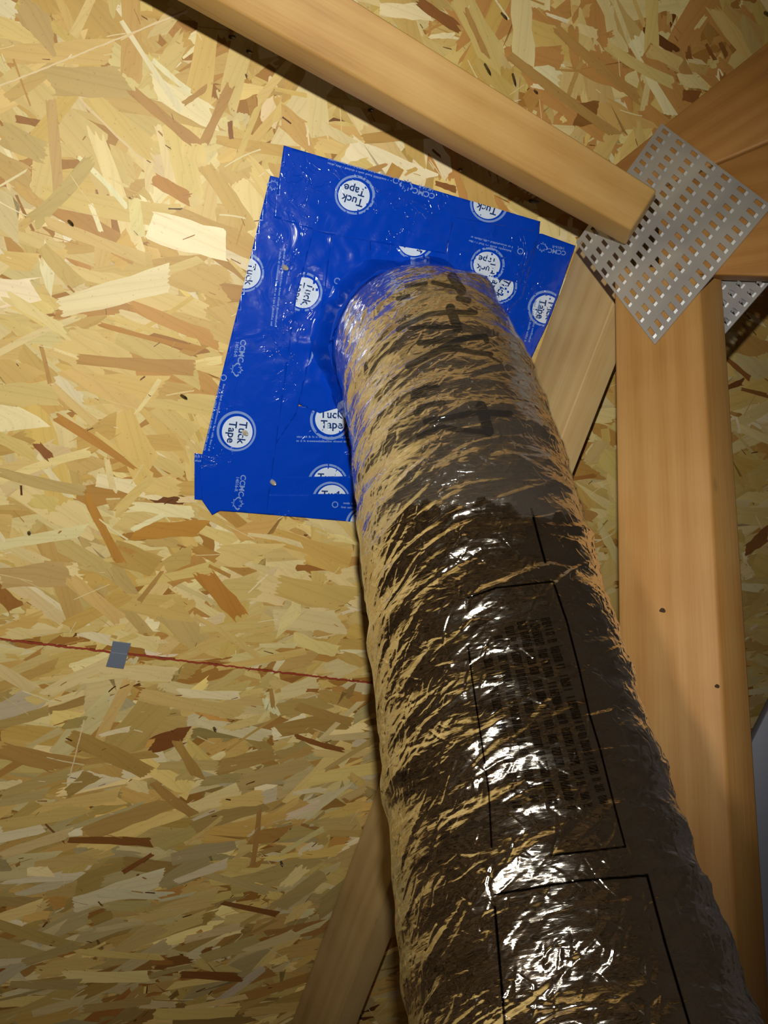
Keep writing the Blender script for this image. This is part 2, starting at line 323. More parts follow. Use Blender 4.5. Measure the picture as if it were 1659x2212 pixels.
# the strands that stand out in the photograph: (x0, y0, x1, y1, width px, colour)
C_ = dict(w=lin(240, 228, 192), p=lin(230, 212, 158), y=lin(218, 190, 122), t=lin(186, 146, 84), o=lin(188, 138, 62), b=lin(142, 94, 48), d=lin(100, 58, 28), g=lin(196, 172, 112))
marks = [
 (262, 45, 392, 240, 15, 'w'), (330, 130, 412, 200, 12, 'w'), (170, 340, 272, 445, 12, 'w'), (340, 270, 370, 395, 20, 'p'), (190, 205, 330, 330, 46, 'y'),
 (105, 175, 275, 178, 66, 'g'), (5, 118, 240, 112, 50, 'y'), (110, 215, 128, 430, 26, 'g'), (195, 345, 70, 480, 34, 'g'), (440, 310, 500, 180, 20, 't'),
 (500, 300, 497, 262, 12, 'b'), (505, 370, 560, 225, 15, 'y'), (100, 480, 315, 560, 26, 'y'), (290, 430, 300, 510, 26, 'p'), (40, 10, 115, 80, 60, 'g'),
 (195, 440, 218, 500, 12, 'w'), (395, 225, 445, 190, 12, 't'), (285, 195, 425, 310, 26, 't'), (330, 385, 410, 430, 30, 'o'), (0, 285, 95, 330, 52, 'g'),
 (15, 640, 145, 720, 24, 'p'), (88, 745, 108, 828, 9, 't'), (165, 775, 420, 795, 34, 't'), (140, 800, 300, 880, 44, 'y'), (292, 895, 345, 820, 11, 'p'),
 (215, 700, 430, 755, 14, 'o'), (230, 685, 430, 740, 12, 'y'), (120, 900, 300, 1010, 22, 'o'), (185, 1070, 260, 1215, 22, 'o'), (290, 1150, 440, 1140, 36, 'o'),
 (250, 1110, 330, 1030, 22, 'y'), (285, 1145, 355, 1112, 12, 'w'), (0, 1250, 150, 1240, 60, 'g'), (150, 1250, 260, 1340, 34, 'y'), (440, 1240, 520, 1330, 40, 'o'),
 (385, 1080, 430, 1078, 16, 'p'), (230, 990, 245, 1060, 14, 'p'), (0, 1020, 180, 1060, 30, 'g'), (205, 935, 330, 1030, 14, 'y'), (80, 960, 110, 990, 20, 'b'),
 (350, 1235, 300, 1300, 12, 't'), (560, 1395, 640, 1395, 12, 'p'), (420, 1330, 560, 1420, 16, 'y'),
 (150, 1815, 327, 1820, 24, 'b'), (98, 1780, 140, 1820, 5, 'b'), (330, 1845, 265, 1885, 12, 'b'), (298, 1888, 296, 1940, 7, 'b'),
 (160, 1955, 350, 1895, 48, 'w'), (380, 1905, 490, 1865, 26, 'w'), (215, 1930, 360, 1935, 26, 'w'), (0, 1850, 150, 1800, 26, 'p'), (0, 1785, 180, 1745, 34, 'y'),
 (50, 2080, 165, 2040, 32, 'g'), (390, 2105, 520, 2112, 24, 'b'), (205, 1620, 280, 1470, 26, 'y'), (170, 1475, 290, 1455, 14, 'p'), (215, 1590, 280, 1575, 14, 'w'),
 (0, 1620, 150, 1655, 50, 't'), (0, 1720, 150, 1670, 26, 'g'), (300, 1500, 520, 1540, 40, 'y'), (560, 1560, 610, 1500, 10, 'p'), (575, 1508, 590, 1540, 30, 'w'),
 (585, 1490, 590, 1530, 10, 't'), (690, 1600, 780, 1515, 13, 'p'), (700, 1665, 820, 1590, 16, 'g'), (640, 1590, 740, 1620, 14, 'b'), (640, 1525, 760, 1560, 22, 't'),
 (545, 1870, 560, 1750, 12, 't'), (620, 1765, 690, 1735, 22, 'w'), (605, 1845, 700, 1790, 16, 'p'), (630, 1715, 700, 1705, 16, 'w'), (700, 1890, 600, 1960, 40, 'g'),
 (480, 1950, 600, 1975, 16, 'b'), (400, 2030, 520, 2000, 22, 'p'), (530, 2055, 640, 2015, 30, 'p'), (635, 2020, 700, 1995, 18, 'p'), (205, 2010, 310, 1990, 16, 'p'),
 (380, 1600, 430, 1680, 24, 't'), (150, 1590, 320, 1670, 40, 't'), (330, 1690, 420, 1760, 24, 't'), (70, 2190, 180, 2160, 26, 'p'), (180, 2180, 330, 2160, 26, 'g'),
 (820, 20, 925, 25, 34, 'w'), (930, 80, 985, 78, 14, 'w'), (1245, 250, 1290, 240, 46, 'b'), (1005, 20, 1050, 120, 14, 't'), (900, 0, 990, 60, 22, 'b'),
 (1180, 30, 1230, 48, 9, 'w'), (1250, 60, 1290, 75, 22, 'p'), (1200, 60, 1380, 210, 26, 't'), (1460, 110, 1500, 190, 24, 't'), (1150, 185, 1180, 190, 10, 'w'),
 (1400, 110, 1470, 140, 26, 'y'), (1525, 95, 1545, 130, 9, 'b'), (1555, 92, 1570, 122, 12, 'b'), (1485, 105, 1488, 125, 16, 'b'), (1475, 205, 1510, 210, 24, 'b'),
 (1540, 20, 1640, 130, 40, 'y'), (1600, 40, 1640, 120, 26, 'g'), (1100, 120, 1330, 290, 22, 't'), (1465, 170, 1520, 180, 26, 'p'),
 (1570, 775, 1620, 818, 12, 'b'), (1600, 840, 1659, 855, 10, 'b'), (1590, 900, 1598, 930, 6, 'w'), (1590, 740, 1659, 760, 40, 't'), (1610, 1190, 1659, 1150, 40, 'b'),
 (720, 385, 830, 360, 14, 't'), (940, 395, 985, 410, 14, 'b'), (785, 300, 1000, 280, 22, 't'), (1232, 470, 1230, 520, 14, 'p'), (690, 270, 760, 310, 22, 'p'),
]
for k, (x0, y0, x1, y1, wpx, c) in enumerate(marks):
    (a, b_), (c2, d) = duv(x0, y0), duv(x1, y1)
    ln = math.hypot(c2-a, d-b_); ang = math.atan2(d-b_, c2-a); mx, my = (x0+x1)/2, (y0+y1)/2
    wd = wpx*deckZ(mx, my)/F
    u, v = (a+c2)/2, (b_+d)/2; col = tuple(q*random.gauss(1, .03) for q in C_[c][:3])+(1,)
    strand(up_ if v < seamline(u) else lo_, u, v, ln, wd, ang, col, -0.05+0.25*k/len(marks))
for k in range(1900):                       # splinters and resin flecks lying on top
    u, v = random.uniform(U0, U1), random.uniform(V0, V1); py = uvpx(u, v)[1]
    if abs(v-seamline(u)) < 14: continue
    ang = random.gauss(.4 if py < 900 else 0, .7); big = random.random()
    ln, wd = random.uniform(3, 9) if big < .4 else random.uniform(12, 48), random.uniform(.5, 1.4)+(big > .8)*1.2
    c_ = random.choice(((120, 80, 40), (92, 56, 28), (232, 220, 176), (238, 226, 190), (170, 124, 64), (190, 150, 84), (224, 204, 150)))
    if sum(c_) < 380 and ln > 10: ln *= .3
    strand(up_ if v < seamline(u) else lo_, u, v, ln, wd, ang, lin(*c_), .02+.2*k/2600)
# panel bodies behind the strands
def body(sh, lower):
    q = 1.0 if lower else -1.0
    if lower: pts = [(U0-80, seamline(U0-80)+1), (U1+80, seamline(U1+80)+1), (U1+80, V1+80), (U0-80, V1+80)]
    else: pts = [(U0-80, V0-80), (U1+80, V0-80), (U1+80, seamline(U1+80)-1), (U0-80, seamline(U0-80)-1)]
    sh.poly(pts, -1.6, lin(170, 124, 60), [(0, 0), (900, 0), (900, 900), (0, 900)])
    n = len(pts); i0 = len(sh.co)
    back = [(p[0], p[1]) for p in pts]
    sh.poly(back[::-1], -12.0, lin(150, 110, 60), [(0, 0)]*4)
    for i in range(n):
        a, b2 = pts[i], pts[(i+1) % n]
        j = len(sh.co); sh.co += [(a[0]*1e-3, a[1]*1e-3, -.0016), (b2[0]*1e-3, b2[1]*1e-3, -.0016), (b2[0]*1e-3, b2[1]*1e-3, -.012), (a[0]*1e-3, a[1]*1e-3, -.012)]
        sh.fs.append((j, j+3, j+2, j+1)); sh.uv += [(0, 0)]*4; sh.col += [lin(120, 80, 40)]*4
body(up_, False); body(lo_, True)
tag(up_.build('ceiling'), kind='structure', label='upper oriented strand board roof panel')
tag(lo_.build('ceiling'), kind='structure', label='lower oriented strand board roof panel')

def deck_strip(name, p, q, wmm, h, mat, wob=0.0, seg=80, thick=.4):
    bm = bmesh.new(); (a, b_), (c2, d) = duv(*p), duv(*q); L_ = math.hypot(c2-a, d-b_); dx, dy = (c2-a)/L_, (d-b_)/L_
    prev = None
    for i in range(seg+1):
        t = i/seg; o1 = wob*noise.noise(Vector((t*L_*.22, 1.3, h))); w1 = wmm*.5*(1+.5*noise.noise(Vector((t*L_*.3, 7, 0))))
        u, v = a+(c2-a)*t-dy*o1, b_+(d-b_)*t+dx*o1
        r = [bm.verts.new(((u+sx*dy*w1)*1e-3, (v-sx*dx*w1)*1e-3, z*1e-3)) for sx, z in ((-1, h-thick), (-1, h), (1, h), (1, h-thick))]
        if prev:
            for k in range(4): bm.faces.new((prev[k], prev[(k+1) % 4], r[(k+1) % 4], r[k]))
        else: bm.faces.new(r)
        prev = r
    bm.faces.new(prev[::-1]); bmesh.ops.recalc_face_normals(bm, faces=bm.faces)
    return link(name, mesh_of(name, bm), mat, mw=DECK.copy())
o = deck_strip('trim_1', (-120, 1366), (900, 1487), 2.2, .45, M_red, 1.4, 260, 1.5); tag(o, 'rusty red painted edge along the panel joint', kind='structure')
o = deck_strip('trim_2', (-120, 234), (405, 24), 1.6, .35, M_chalk, .6, 60); tag(o, 'pale straight scored line across the upper panel', kind='structure')
o = deck_strip('trim_3', (182, 1555), (150, 1680), 1.4, .35, M_chalk, .6, 40); tag(o, 'pale scored line on the lower panel', kind='structure')

# metal panel clip on the joint
def box_bm(bm, x0, x1, y0, y1, z0, z1):
    v = [bm.verts.new((x, y, z)) for x in (x0, x1) for y in (y0, y1) for z in (z0, z1)]
    for f in ((0, 1, 3, 2), (4, 6, 7, 5), (0, 4, 5, 1), (2, 3, 7, 6), (0, 2, 6, 4), (1, 5, 7, 3)): bm.faces.new([v[i] for i in f])
def deck_quad_prism(bm, pts, z0, z1):
    lo = [bm.verts.new((duv(*p)[0]*1e-3, duv(*p)[1]*1e-3, z0*1e-3)) for p in pts]
    hi = [bm.verts.new((duv(*p)[0]*1e-3, duv(*p)[1]*1e-3, z1*1e-3)) for p in pts]
    n = len(pts)
    bm.faces.new(hi); bm.faces.new(lo[::-1])
    for i in range(n): bm.faces.new((lo[i], lo[(i+1) % n], hi[(i+1) % n], hi[i]))
bm = bmesh.new()
deck_quad_prism(bm, [(244, 1384), (283, 1389), (276, 1412), (239, 1408)], .2, 1.5)
deck_quad_prism(bm, [(239, 1407.5), (276, 1411.5), (267, 1443), (229, 1438)], .2, 2.4)
bmesh.ops.recalc_face_normals(bm, faces=bm.faces); bmesh.ops.bevel(bm, geom=bm.edges[:], offset=.0003, segments=1, affect='EDGES')
o = link('panel_clip', mesh_of('panel_clip', bm), M_clip, mw=DECK.copy())
tag(o, 'small blue-grey steel clip straddling the red panel joint', 'clip')

# ---------------------------------------------------------------- nails through the sheathing
def nail(px, py, length, lean, rad, label, h0=-6, group=None):
    bm = bmesh.new(); n = 8; prof = [(1.0, 0), (1.0, .72), (.75, .86), (.12, 1.0)]
    rings = []
    for r_, t in prof:
        rings.append([bm.verts.new((math.cos(a)*rad*r_*1e-3+lean[0]*t*length*1e-3, math.sin(a)*rad*r_*1e-3+lean[1]*t*length*1e-3, (h0+(length-h0)*t)*1e-3)) for a in [k*2*math.pi/n for k in range(n)]])
    for a, b_ in zip(rings, rings[1:]):
        for k in range(n): bm.faces.new((a[k], a[(k+1) % n], b_[(k+1) % n], b_[k]))
    bm.faces.new(rings[-1]); bm.faces.new(rings[0][::-1])
    bmesh.ops.recalc_face_normals(bm, faces=bm.faces)
    u, v = duv(px, py)
    o = link('nail', mesh_of('nail', bm, True), M_nail, mw=DECK @ Matrix.Translation((u*1e-3, v*1e-3, 0)))
    tag(o, label, 'nail', 'nail points sticking through the roof boards'); return o
nail(1047, 128, 15, (.25, 1.2), 1.5, 'dark nail point above the brace, left one of the close pair')
nail(1110, 150, 15, (-.1, 1.3), 1.6, 'dark nail point above the brace, right one of the close pair')
nail(1083, 20, 12, (.3, 1.0), 1.4, 'dark nail point near the top edge of the photo above the brace')
nail(1156, 190, 9, (.0, .8), 1.6, 'short nail point on a pale strand just right of the close pair')
nail(1655, 22, 10, (-.2, .8), 2.2, 'nail point at the upper right corner above the truss chord')
nail(492, 76, 9, (.8, .3), 2.0, 'grey bent nail point just below the upper end of the brace')
nail(530, 106, 8, (.8, .5), 1.8, 'dark nail point under the brace, second from its upper end')
nail(795, 237, 9, (.5, .1), 1.8, 'dark nail point at the shadow edge midway along the brace')
nail(992, 366, 7, (.2, .2), 1.8, 'dark nail point between the blue tape and the brace')
nail(1140, 432, 11, (1.0, .2), 2.0, 'grey nail point lying by the tape corner under the brace')
nail(385, 852, 9, (1.1, .35), 1.9, 'grey nail point left of the blue tape at its middle')
nail(142, 472, 8, (1.0, .8), 1.9, 'dark nail point among pale strands in the upper left')
nail(60, 1150, 6, (.4, .1), 2.0, 'dark nail point near the left edge above the red joint')
nail(460, 1572, 7, (.5, .2), 1.9, 'dark nail point below the red joint right of the metal clip')
nail(606, 1860, 7, (.3, .6), 1.9, 'grey nail point on the lower panel beside the shadowed rafter')

# ---------------------------------------------------------------- lumber
def prism(name, quad, back, mat, bevel=2.0, parent=None, cuts=0):
    """quad: four photo-frame mm points of the front face (start-left, end-left, end-right, start-right); back: mm vector to the rear face"""
    q = [loc(*p) for p in quad]; bk = vec(*back)
    X = ((q[1]+q[2])-(q[0]+q[3])).normalized(); Y = (q[3]-q[0]); Y = (Y-X*Y.dot(X)).normalized(); Z = X.cross(Y)
    o0 = (q[0]+q[3])/2
    M = Matrix.Translation(o0) @ Matrix(((X.x, Y.x, Z.x), (X.y, Y.y, Z.y), (X.z, Y.z, Z.z))).to_4x4(); Mi = M.inverted()
    bm = bmesh.new(); f = [bm.verts.new(Mi @ p) for p in q]; b_ = [bm.verts.new(Mi @ (p+bk)) for p in q]
    bm.faces.new(f); bm.faces.new(b_[::-1])
    for i in range(4): bm.faces.new((f[i], b_[i], b_[(i+1) % 4], f[(i+1) % 4]))
    bmesh.ops.recalc_face_normals(bm, faces=bm.faces)
    bmesh.ops.bevel(bm, geom=bm.edges[:], offset=bevel*1e-3, segments=3, profile=.5, affect='EDGES')
    me = mesh_of(name, bm, True); me.set_sharp_from_angle(angle=math.radians(50))
    return link(name, me, mat, parent=parent, mw=M)
# diagonal brace in front
def ext(p, q, t): return (p[0]+(q[0]-p[0])*t, p[1]+(q[1]-p[1])*t)
le, ls = (1364, 497), (471, 0); ue, us = (1420, 410), (768, 0)
lZ = lambda t: 1/(1/745*(1-t)+1/600*t)
tt = 1.45
a0 = ext(le, ls, tt); a1 = ext(ue, us, tt)
o = prism('wooden_brace', [mm(*a0, lZ(tt)), mm(*le, 742), mm(*ue, 742), mm(*a1, lZ(tt))], (6, 2, 38), M_brace, 2.5)
tag(o, 'long pale planed brace slanting across the top above the blue tape', 'lumber')
# vertical post of the truss
P = lambda x, y: mm(x, y, trussZ(x, y))
v_ = (33, 0, 20)
o = prism('truss_post', [P(1347, 2400), P(1325, 575), P(1508, 575), P(1609, 2400)], v_, M_post, 3.0)
tag(o, 'upright orange-brown truss post running down the right side behind the duct', 'lumber')
post = o
def knot(px, py, r_):
    bm = bmesh.new(); c = P(px, py); nrm = Vector((-.67, .15, -.74)).normalized(); a1_ = nrm.orthogonal().normalized(); a2_ = nrm.cross(a1_)
    ring0 = [bm.verts.new(loc(*(c+nrm*.5+(a1_*math.cos(k*.6283)+a2_*math.sin(k*.6283))*r_*(1+.12*math.sin(k*2.3))))) for k in range(10)]
    ring1 = [bm.verts.new(loc(*(c-nrm*2+(a1_*math.cos(k*.6283)+a2_*math.sin(k*.6283))*r_))) for k in range(10)]
    bm.faces.new(ring0); bm.faces.new(ring1[::-1])
    for k in range(10): bm.faces.new((ring0[k], ring1[k], ring1[(k+1) % 10], ring0[(k+1) % 10]))
    bmesh.ops.recalc_face_normals(bm, faces=bm.faces)
    q = link('knot', mesh_of('knot', bm, False), flat('dark_knot', lin(58, 34, 16), .8), parent=post); q['label'] = 'small dark knot'
knot(1431, 1320, 2.6); knot(1549, 1483, 1.8)
# chord going up right and short level chord
o = prism('truss_chord', [P(1290, 385), P(1740, 22), P(1760, 262), P(1420, 405)], v_, M_chord, 3.0)
tag(o, 'wide truss chord rising to the upper right corner from the perforated plate', 'lumber')
o = prism('truss_chord', [P(1420, 408), P(1780, 258), P(1790, 600), P(1420, 590)], v_, M_chord, 3.0)
tag(o, 'level truss chord with streaky grain right of the perforated plate above the post', 'lumber')
# rafter against the deck, passing behind the duct
ra, rb = (1258, 496), (580, 2340)
A3, B3 = deck_mm(*ra), deck_mm(*rb)
wv = Vector(NN)*84+Vector(E1)*28
sv = Vector(E1)*36
A3 = A3+Vector(NN)*1; B3 = B3+Vector(NN)*1
o = prism('rafter', [B3, A3, A3+wv, B3+wv], tuple(sv), M_rafter, 2.0)
tag(o, 'pale knotty rafter lying on the roof boards behind the duct and post', 'lumber')

# unseen grey panel added out of view on the right for the duct to reflect
def reflector_mat():
    m, nt, b = newmat('grey_reflector'); tc = N(nt, 'ShaderNodeTexCoord'); n = N(nt, 'ShaderNodeTexNoise', i_Scale=12.0, i_Detail=4.0)
    nt.links.new(tc.outputs['Object'], n.inputs['Vector']); nt.links.new(ramp(nt, n.outputs['Fac'], [(.3, lin(120, 124, 140)), (.7, lin(176, 180, 196))]), b.inputs['Base Color']); b.inputs['Roughness'].default_value = .9
    return m
bm = bmesh.new(); q_ = [loc(1000, -1100, -300), loc(1000, 1300, -300), loc(1000, 1300, 1250), loc(1000, -1100, 1250)]
f_ = [bm.verts.new(p) for p in q_]; g_ = [bm.verts.new(p+vec(90, 0, 0)) for p in q_]
[setattr(v, 'co', v.co+vec(-230, 0, 0)) for v in f_+g_]
bm.faces.new(f_); bm.faces.new(g_[::-1])
for i in range(4): bm.faces.new((f_[i], g_[i], g_[(i+1) % 4], f_[(i+1) % 4]))
bmesh.ops.recalc_face_normals(bm, faces=bm.faces)
tag(link('reflector_right', mesh_of('reflector_right', bm), reflector_mat()), kind='structure', label='unseen grey panel added for the duct to reflect')

# grey pipe at the right edge
o = prism('rigid_board', [mm(1585, 2400, 820), mm(1600, 1650, 900), mm(1790, 1270, 900), mm(1790, 2400, 820)], (8, 0, 24), M_pipe, 1.0)
tag(o, 'blue-grey rigid board with a slanted end peeking out right of the post', 'board')

# ---------------------------------------------------------------- perforated plates
def plate(name, corners, rows, cols, label, mat=M_plate, teeth=False, thick=1.2, slot=(.52, .42), off=(0, 0)):
    """corners mm: A (u0,v0), B (u1,v0), C (u1,v1), D (u0,v1); u counts the slots along a row, v the rows"""
    A, B, C2, D = [loc(*c) for c in corners]
    o0 = A; X = (B-A).normalized(); Y = (D-A); Y = (Y-X*Y.dot(X)).normalized(); Z = X.cross(Y)
    if (CAM-A).dot(Z) < 0: Z = -Z
    M = Matrix.Translation(o0) @ Matrix(((X.x, Y.x, Z.x), (X.y, Y.y, Z.y), (X.z, Y.z, Z.z))).to_4x4(); Mi = M.inverted()
    a, b_, c2, d = [Mi @ q for q in (A, B, C2, D)]
    def pt(u, v, z=0): p = a.lerp(b_, u).lerp(d.lerp(c2, u), v); return (p.x, p.y, p.z+z*1e-3)
    us, vs = [0.0], [0.0]
    for i in range(cols):
        c = (i+.5)/cols; hw = slot[1]/cols/2; us += [c-hw, c+hw]
    us.append(1.0)
    for j in range(rows):
        c = (j+.5)/rows; hw = slot[0]/rows/2; vs += [c-hw, c+hw]
    vs.append(1.0)
    bm = bmesh.new(); g = {}
    for z in (0, 1):
        for i, u in enumerate(us):
            for j, v in enumerate(vs): g[i, j, z] = bm.verts.new(pt(u, v, thick*z))
    hole = lambda i, j: (i % 2 == 1 and j % 2 == 1 and i < len(us)-1 and j < len(vs)-1)
    for i in range(len(us)-1):
        for j in range(len(vs)-1):
            if hole(i, j):
                c = [(i, j), (i+1, j), (i+1, j+1), (i, j+1)]
                for k in range(4):
                    p, q = c[k], c[(k+1) % 4]; bm.faces.new((g[p+(0,)], g[q+(0,)], g[q+(1,)], g[p+(1,)]))
                # curled root of the punched tooth at one end of the slot
                u0, u1, w0, w1 = us[i], us[i+1], vs[j], vs[j+1]; dv = (w1-w0)*.30
                z = thick
                r = [bm.verts.new(pt(u0, w0-dv*.3, z+.02)), bm.verts.new(pt(u1, w0-dv*.3, z+.02)), bm.verts.new(pt(u1, w0+dv*.35, z+1.0)), bm.verts.new(pt(u0, w0+dv*.35, z+1.0)),
                     bm.verts.new(pt(u1, w0+dv, z-1.0)), bm.verts.new(pt(u0, w0+dv, z-1.0))]
                bm.faces.new((r[0], r[1], r[2], r[3])); bm.faces.new((r[3], r[2], r[4], r[5]))
            else:
                bm.faces.new((g[i, j, 1], g[i+1, j, 1], g[i+1, j+1, 1], g[i, j+1, 1]))
                bm.faces.new((g[i, j, 0], g[i, j+1, 0], g[i+1, j+1, 0], g[i+1, j, 0]))
    nI, nJ = len(us)-1, len(vs)-1
    for i in range(nI):
        for j in (0, nJ): bm.faces.new((g[i, j, 0], g[i+1, j, 0], g[i+1, j, 1], g[i, j, 1]))
    for j in range(nJ):
        for i in (0, nI): bm.faces.new((g[i, j, 0], g[i, j+1, 0], g[i, j+1, 1], g[i, j, 1]))
    bmesh.ops.recalc_face_normals(bm, faces=bm.faces)
    o = link(name, mesh_of(name, bm), mat, mw=M); tag(o, label, 'metal plate')
    if teeth:
        bm = bmesh.new()
        for i in range(cols):
            for j in range(rows):
                for e, sgn in ((.2, 1), (.8, -1)):
                    u0, u1, v0 = (i+.3)/cols, (i+.7)/cols, (j+.5+(e-.5)*slot[0])/rows
                    p, q, t = pt(u0, v0, thick), pt(u1, v0, thick), pt((u0+u1)/2, v0+sgn*.1/rows, thick+8)
                    w = pt((u0+u1)/2, v0+sgn*.2/rows, thick)
                    vv = [bm.verts.new(k) for k in (p, q, t, w)]
                    bm.faces.new((vv[0], vv[1], vv[2])); bm.faces.new((vv[1], vv[3], vv[2])); bm.faces.new((vv[3], vv[0], vv[2]))
        bmesh.ops.recalc_face_normals(bm, faces=bm.faces)
        tt_ = link('tooth', mesh_of('teeth', bm), mat, parent=o, mw=M); tt_['kind'] = 'stuff'
    return o
off_ = 1.4
PP = lambda x, y: mm(x, y, trussZ(x, y)-off_)
plate('truss_plate', [PP(1415, 745), PP(1668, 446), PP(1430, 268), PP(1245, 525)], 7, 16, 'perforated galvanised steel plate joining the truss members at the brace end')
QB = lambda x, y: mm(x, y, trussZ(x, y)+44)
plate('truss_plate', [QB(1555, 735), QB(1700, 570), QB(1600, 500), QB(1470, 660)], 4, 8, 'second toothed steel plate half hidden behind the post top', teeth=True)

# ---------------------------------------------------------------- blue sheathing tape
def wrk(u, v):                              # height of the puckers in the tape, mm
    cu, cv = duv(905, 745); r = math.hypot(u-cu, v-cv)
    near = max(0.0, 1-(r-95)/130)
    n1 = noise.noise(Vector((u*.035, v*.035, 3.1))); n2 = 1-abs(noise.noise(Vector((u*.03+9, v*.045, 1.7))))*3.2
    n3 = 1-abs(noise.noise(Vector((u*.06+2, v*.04, 8.7))))*5
    return .35*(n1+.6)+1.8*near*max(0, n2)+.9*max(0, n3)*(.25+near)
def tess(bm, step=3.5, clip=None):
    xs = [v.co.x for v in bm.verts]; ys = [v.co.y for v in bm.verts]
    for axis, lo, hi in ((0, min(xs), max(xs)), (1, min(ys), max(ys))):
        k = math.ceil(lo/step)
        while k*step < hi:
            co = [0, 0, 0]; co[axis] = k*step; no = [0, 0, 0]; no[axis] = 1
            bmesh.ops.bisect_plane(bm, geom=bm.verts[:]+bm.edges[:]+bm.faces[:], plane_co=co, plane_no=no, dist=1e-5)
            k += 1
def lift(bm, level):
    for v in bm.verts:
        u, w = v.co.x, v.co.y; v.co = (u*1e-3, w*1e-3, (1.0+level*.32+v.co.z+wrk(u, w))*1e-3)
def tape_strip(name, pts, level, label):
    bm = bmesh.new(); bm.faces.new([bm.verts.new((*duv(*p), 0)) for p in pts]); tess(bm)
    lift(bm, level)
    bmesh.ops.recalc_face_normals(bm, faces=bm.faces)
    if sum(f.normal.z for f in bm.faces) < 0: bmesh.ops.reverse_faces(bm, faces=bm.faces[:])
    ex = bmesh.ops.extrude_face_region(bm, geom=bm.faces[:])
    for g in ex['geom']:
        if isinstance(g, bmesh.types.BMVert): g.co.z += .00018
    bmesh.ops.recalc_face_normals(bm, faces=bm.faces)
    o = link(name, mesh_of(name, bm, True), M_tape, mw=DECK.copy())
    tag(o, label, 'tape', 'strips of blue sheathing tape around the duct'); o['lv'] = level
    return o
def glyphs(text, size):
    c = bpy.data.curves.new('t', 'FONT'); c.body = text; c.size = size; c.offset = size*.022; c.align_x = 'CENTER'; c.align_y = 'CENTER'; c.resolution_u = 3
    ob = bpy.data.objects.new('t', c); S.collection.objects.link(ob); bpy.context.view_layer.update()
    me = bpy.data.meshes.new_from_object(ob); bpy.data.objects.remove(ob); return me
def to_deck(cx, cy, ang):                   # print frame (x along the lettering, y up) in photo px -> deck mm
    c, s_ = math.cos(math.radians(ang)), math.sin(math.radians(ang))
    return lambda x, y: duv(cx+x*c+y*s_, cy+x*s_-y*c)
def printed(strip, name, mat, bm, tf, h, clips=()):
    for v in bm.verts: u, w = tf(v.co.x, v.co.y); v.co = (u, w, 0)
    for (p, q) in clips:                    # keep the left-hand side of p->q as seen in the photo
        (a, b_), (c2, d) = duv(*p), duv(*q)
        bmesh.ops.bisect_plane(bm, geom=bm.verts[:]+bm.edges[:]+bm.faces[:], plane_co=(a, b_, 0), plane_no=(-(d-b_), c2-a, 0), clear_outer=True)
    if not bm.faces: bm.free(); return
    tess(bm, 3.5); 
    for v in bm.verts: v.co.z = h
    lift(bm, strip['lv'])
    bmesh.ops.recalc_face_normals(bm, faces=bm.faces)
    if sum(f.normal.z for f in bm.faces) < 0: bmesh.ops.reverse_faces(bm, faces=bm.faces[:])
    return link(name, mesh_of(name, bm, True), mat, parent=strip, mw=DECK.copy())
def ell(a, b_, n=40): return [(a*math.cos(k*2*math.pi/n), b_*math.sin(k*2*math.pi/n)) for k in range(n)]
def logo(strip, cx, cy, ang, clips=(), s=1.0):
    tf = to_deck(cx, cy, ang)
    bm = bmesh.new(); bm.faces.new([bm.verts.new((x*s, y*s, 0)) for x, y in ell(34, 33)]); printed(strip, 'printed_oval', M_white, bm, tf, .24, clips)
    bm = bmesh.new(); o1 = [bm.verts.new((x*s-1.5*s, y*s-2*s, 0)) for x, y in ell(43.5, 42.5)]; o2 = [bm.verts.new((x*s-1*s, y*s-1.5*s, 0)) for x, y in ell(38.5, 37.5)]
    n = len(o1)
    for k in range(n): bm.faces.new((o1[k], o1[(k+1) % n], o2[(k+1) % n], o2[k]))
    printed(strip, 'printed_ring', M_pale, bm, tf, .24, clips)
    for txt, dy in (('Tuck', 10), ('Tape', -12)):
        me = glyphs(txt, 24*s); bm = bmesh.new(); bm.from_mesh(me)
        for v in bm.verts: v.co = (v.co.x*.98+ (2*s if dy < 0 else 0), v.co.y+dy*s, 0)
        printed(strip, 'printed_word', M_navy, bm, tf, .30, clips)
LEAF = [(0, 20), (4, 12), (9, 15), (8, 6), (15, 10), (20, 4), (17, -2), (9, -8), (11, -12), (2, -10), (0, -18), (-2, -10), (-11, -12), (-9, -8), (-17, -2), (-20, 4), (-15, 10), (-8, 6), (-9, 15), (-4, 12)]
def ccmc(strip, cx, cy, ang, clips=(), s=1.0):
    tf = to_deck(cx, cy, ang)
    me = glyphs('CCMC', 17*s); bm = bmesh.new(); bm.from_mesh(me)
    for v in bm.verts: v.co = (v.co.x-3*s, v.co.y+4*s, 0)
    printed(strip, 'printed_word', M_pale, bm, tf, .24, clips)
    me = glyphs('14016-R', 10*s); bm = bmesh.new(); bm.from_mesh(me)
    for v in bm.verts: v.co = (v.co.x-5*s, v.co.y-8*s, 0)
    printed(strip, 'printed_word', M_pale, bm, tf, .24, clips)
    bm = bmesh.new(); n = len(LEAF)
    o1 = [bm.verts.new((38*s+x*s*.8, -2*s+y*s*.8, 0)) for x, y in LEAF]; o2 = [bm.verts.new((38*s+x*s*.6, -2*s+y*s*.62, 0)) for x, y in LEAF]
    for k in range(n): bm.faces.new((o1[k], o1[(k+1) % n], o2[(k+1) % n], o2[k]))
    printed(strip, 'printed_leaf', M_pale, bm, tf, .24, clips)
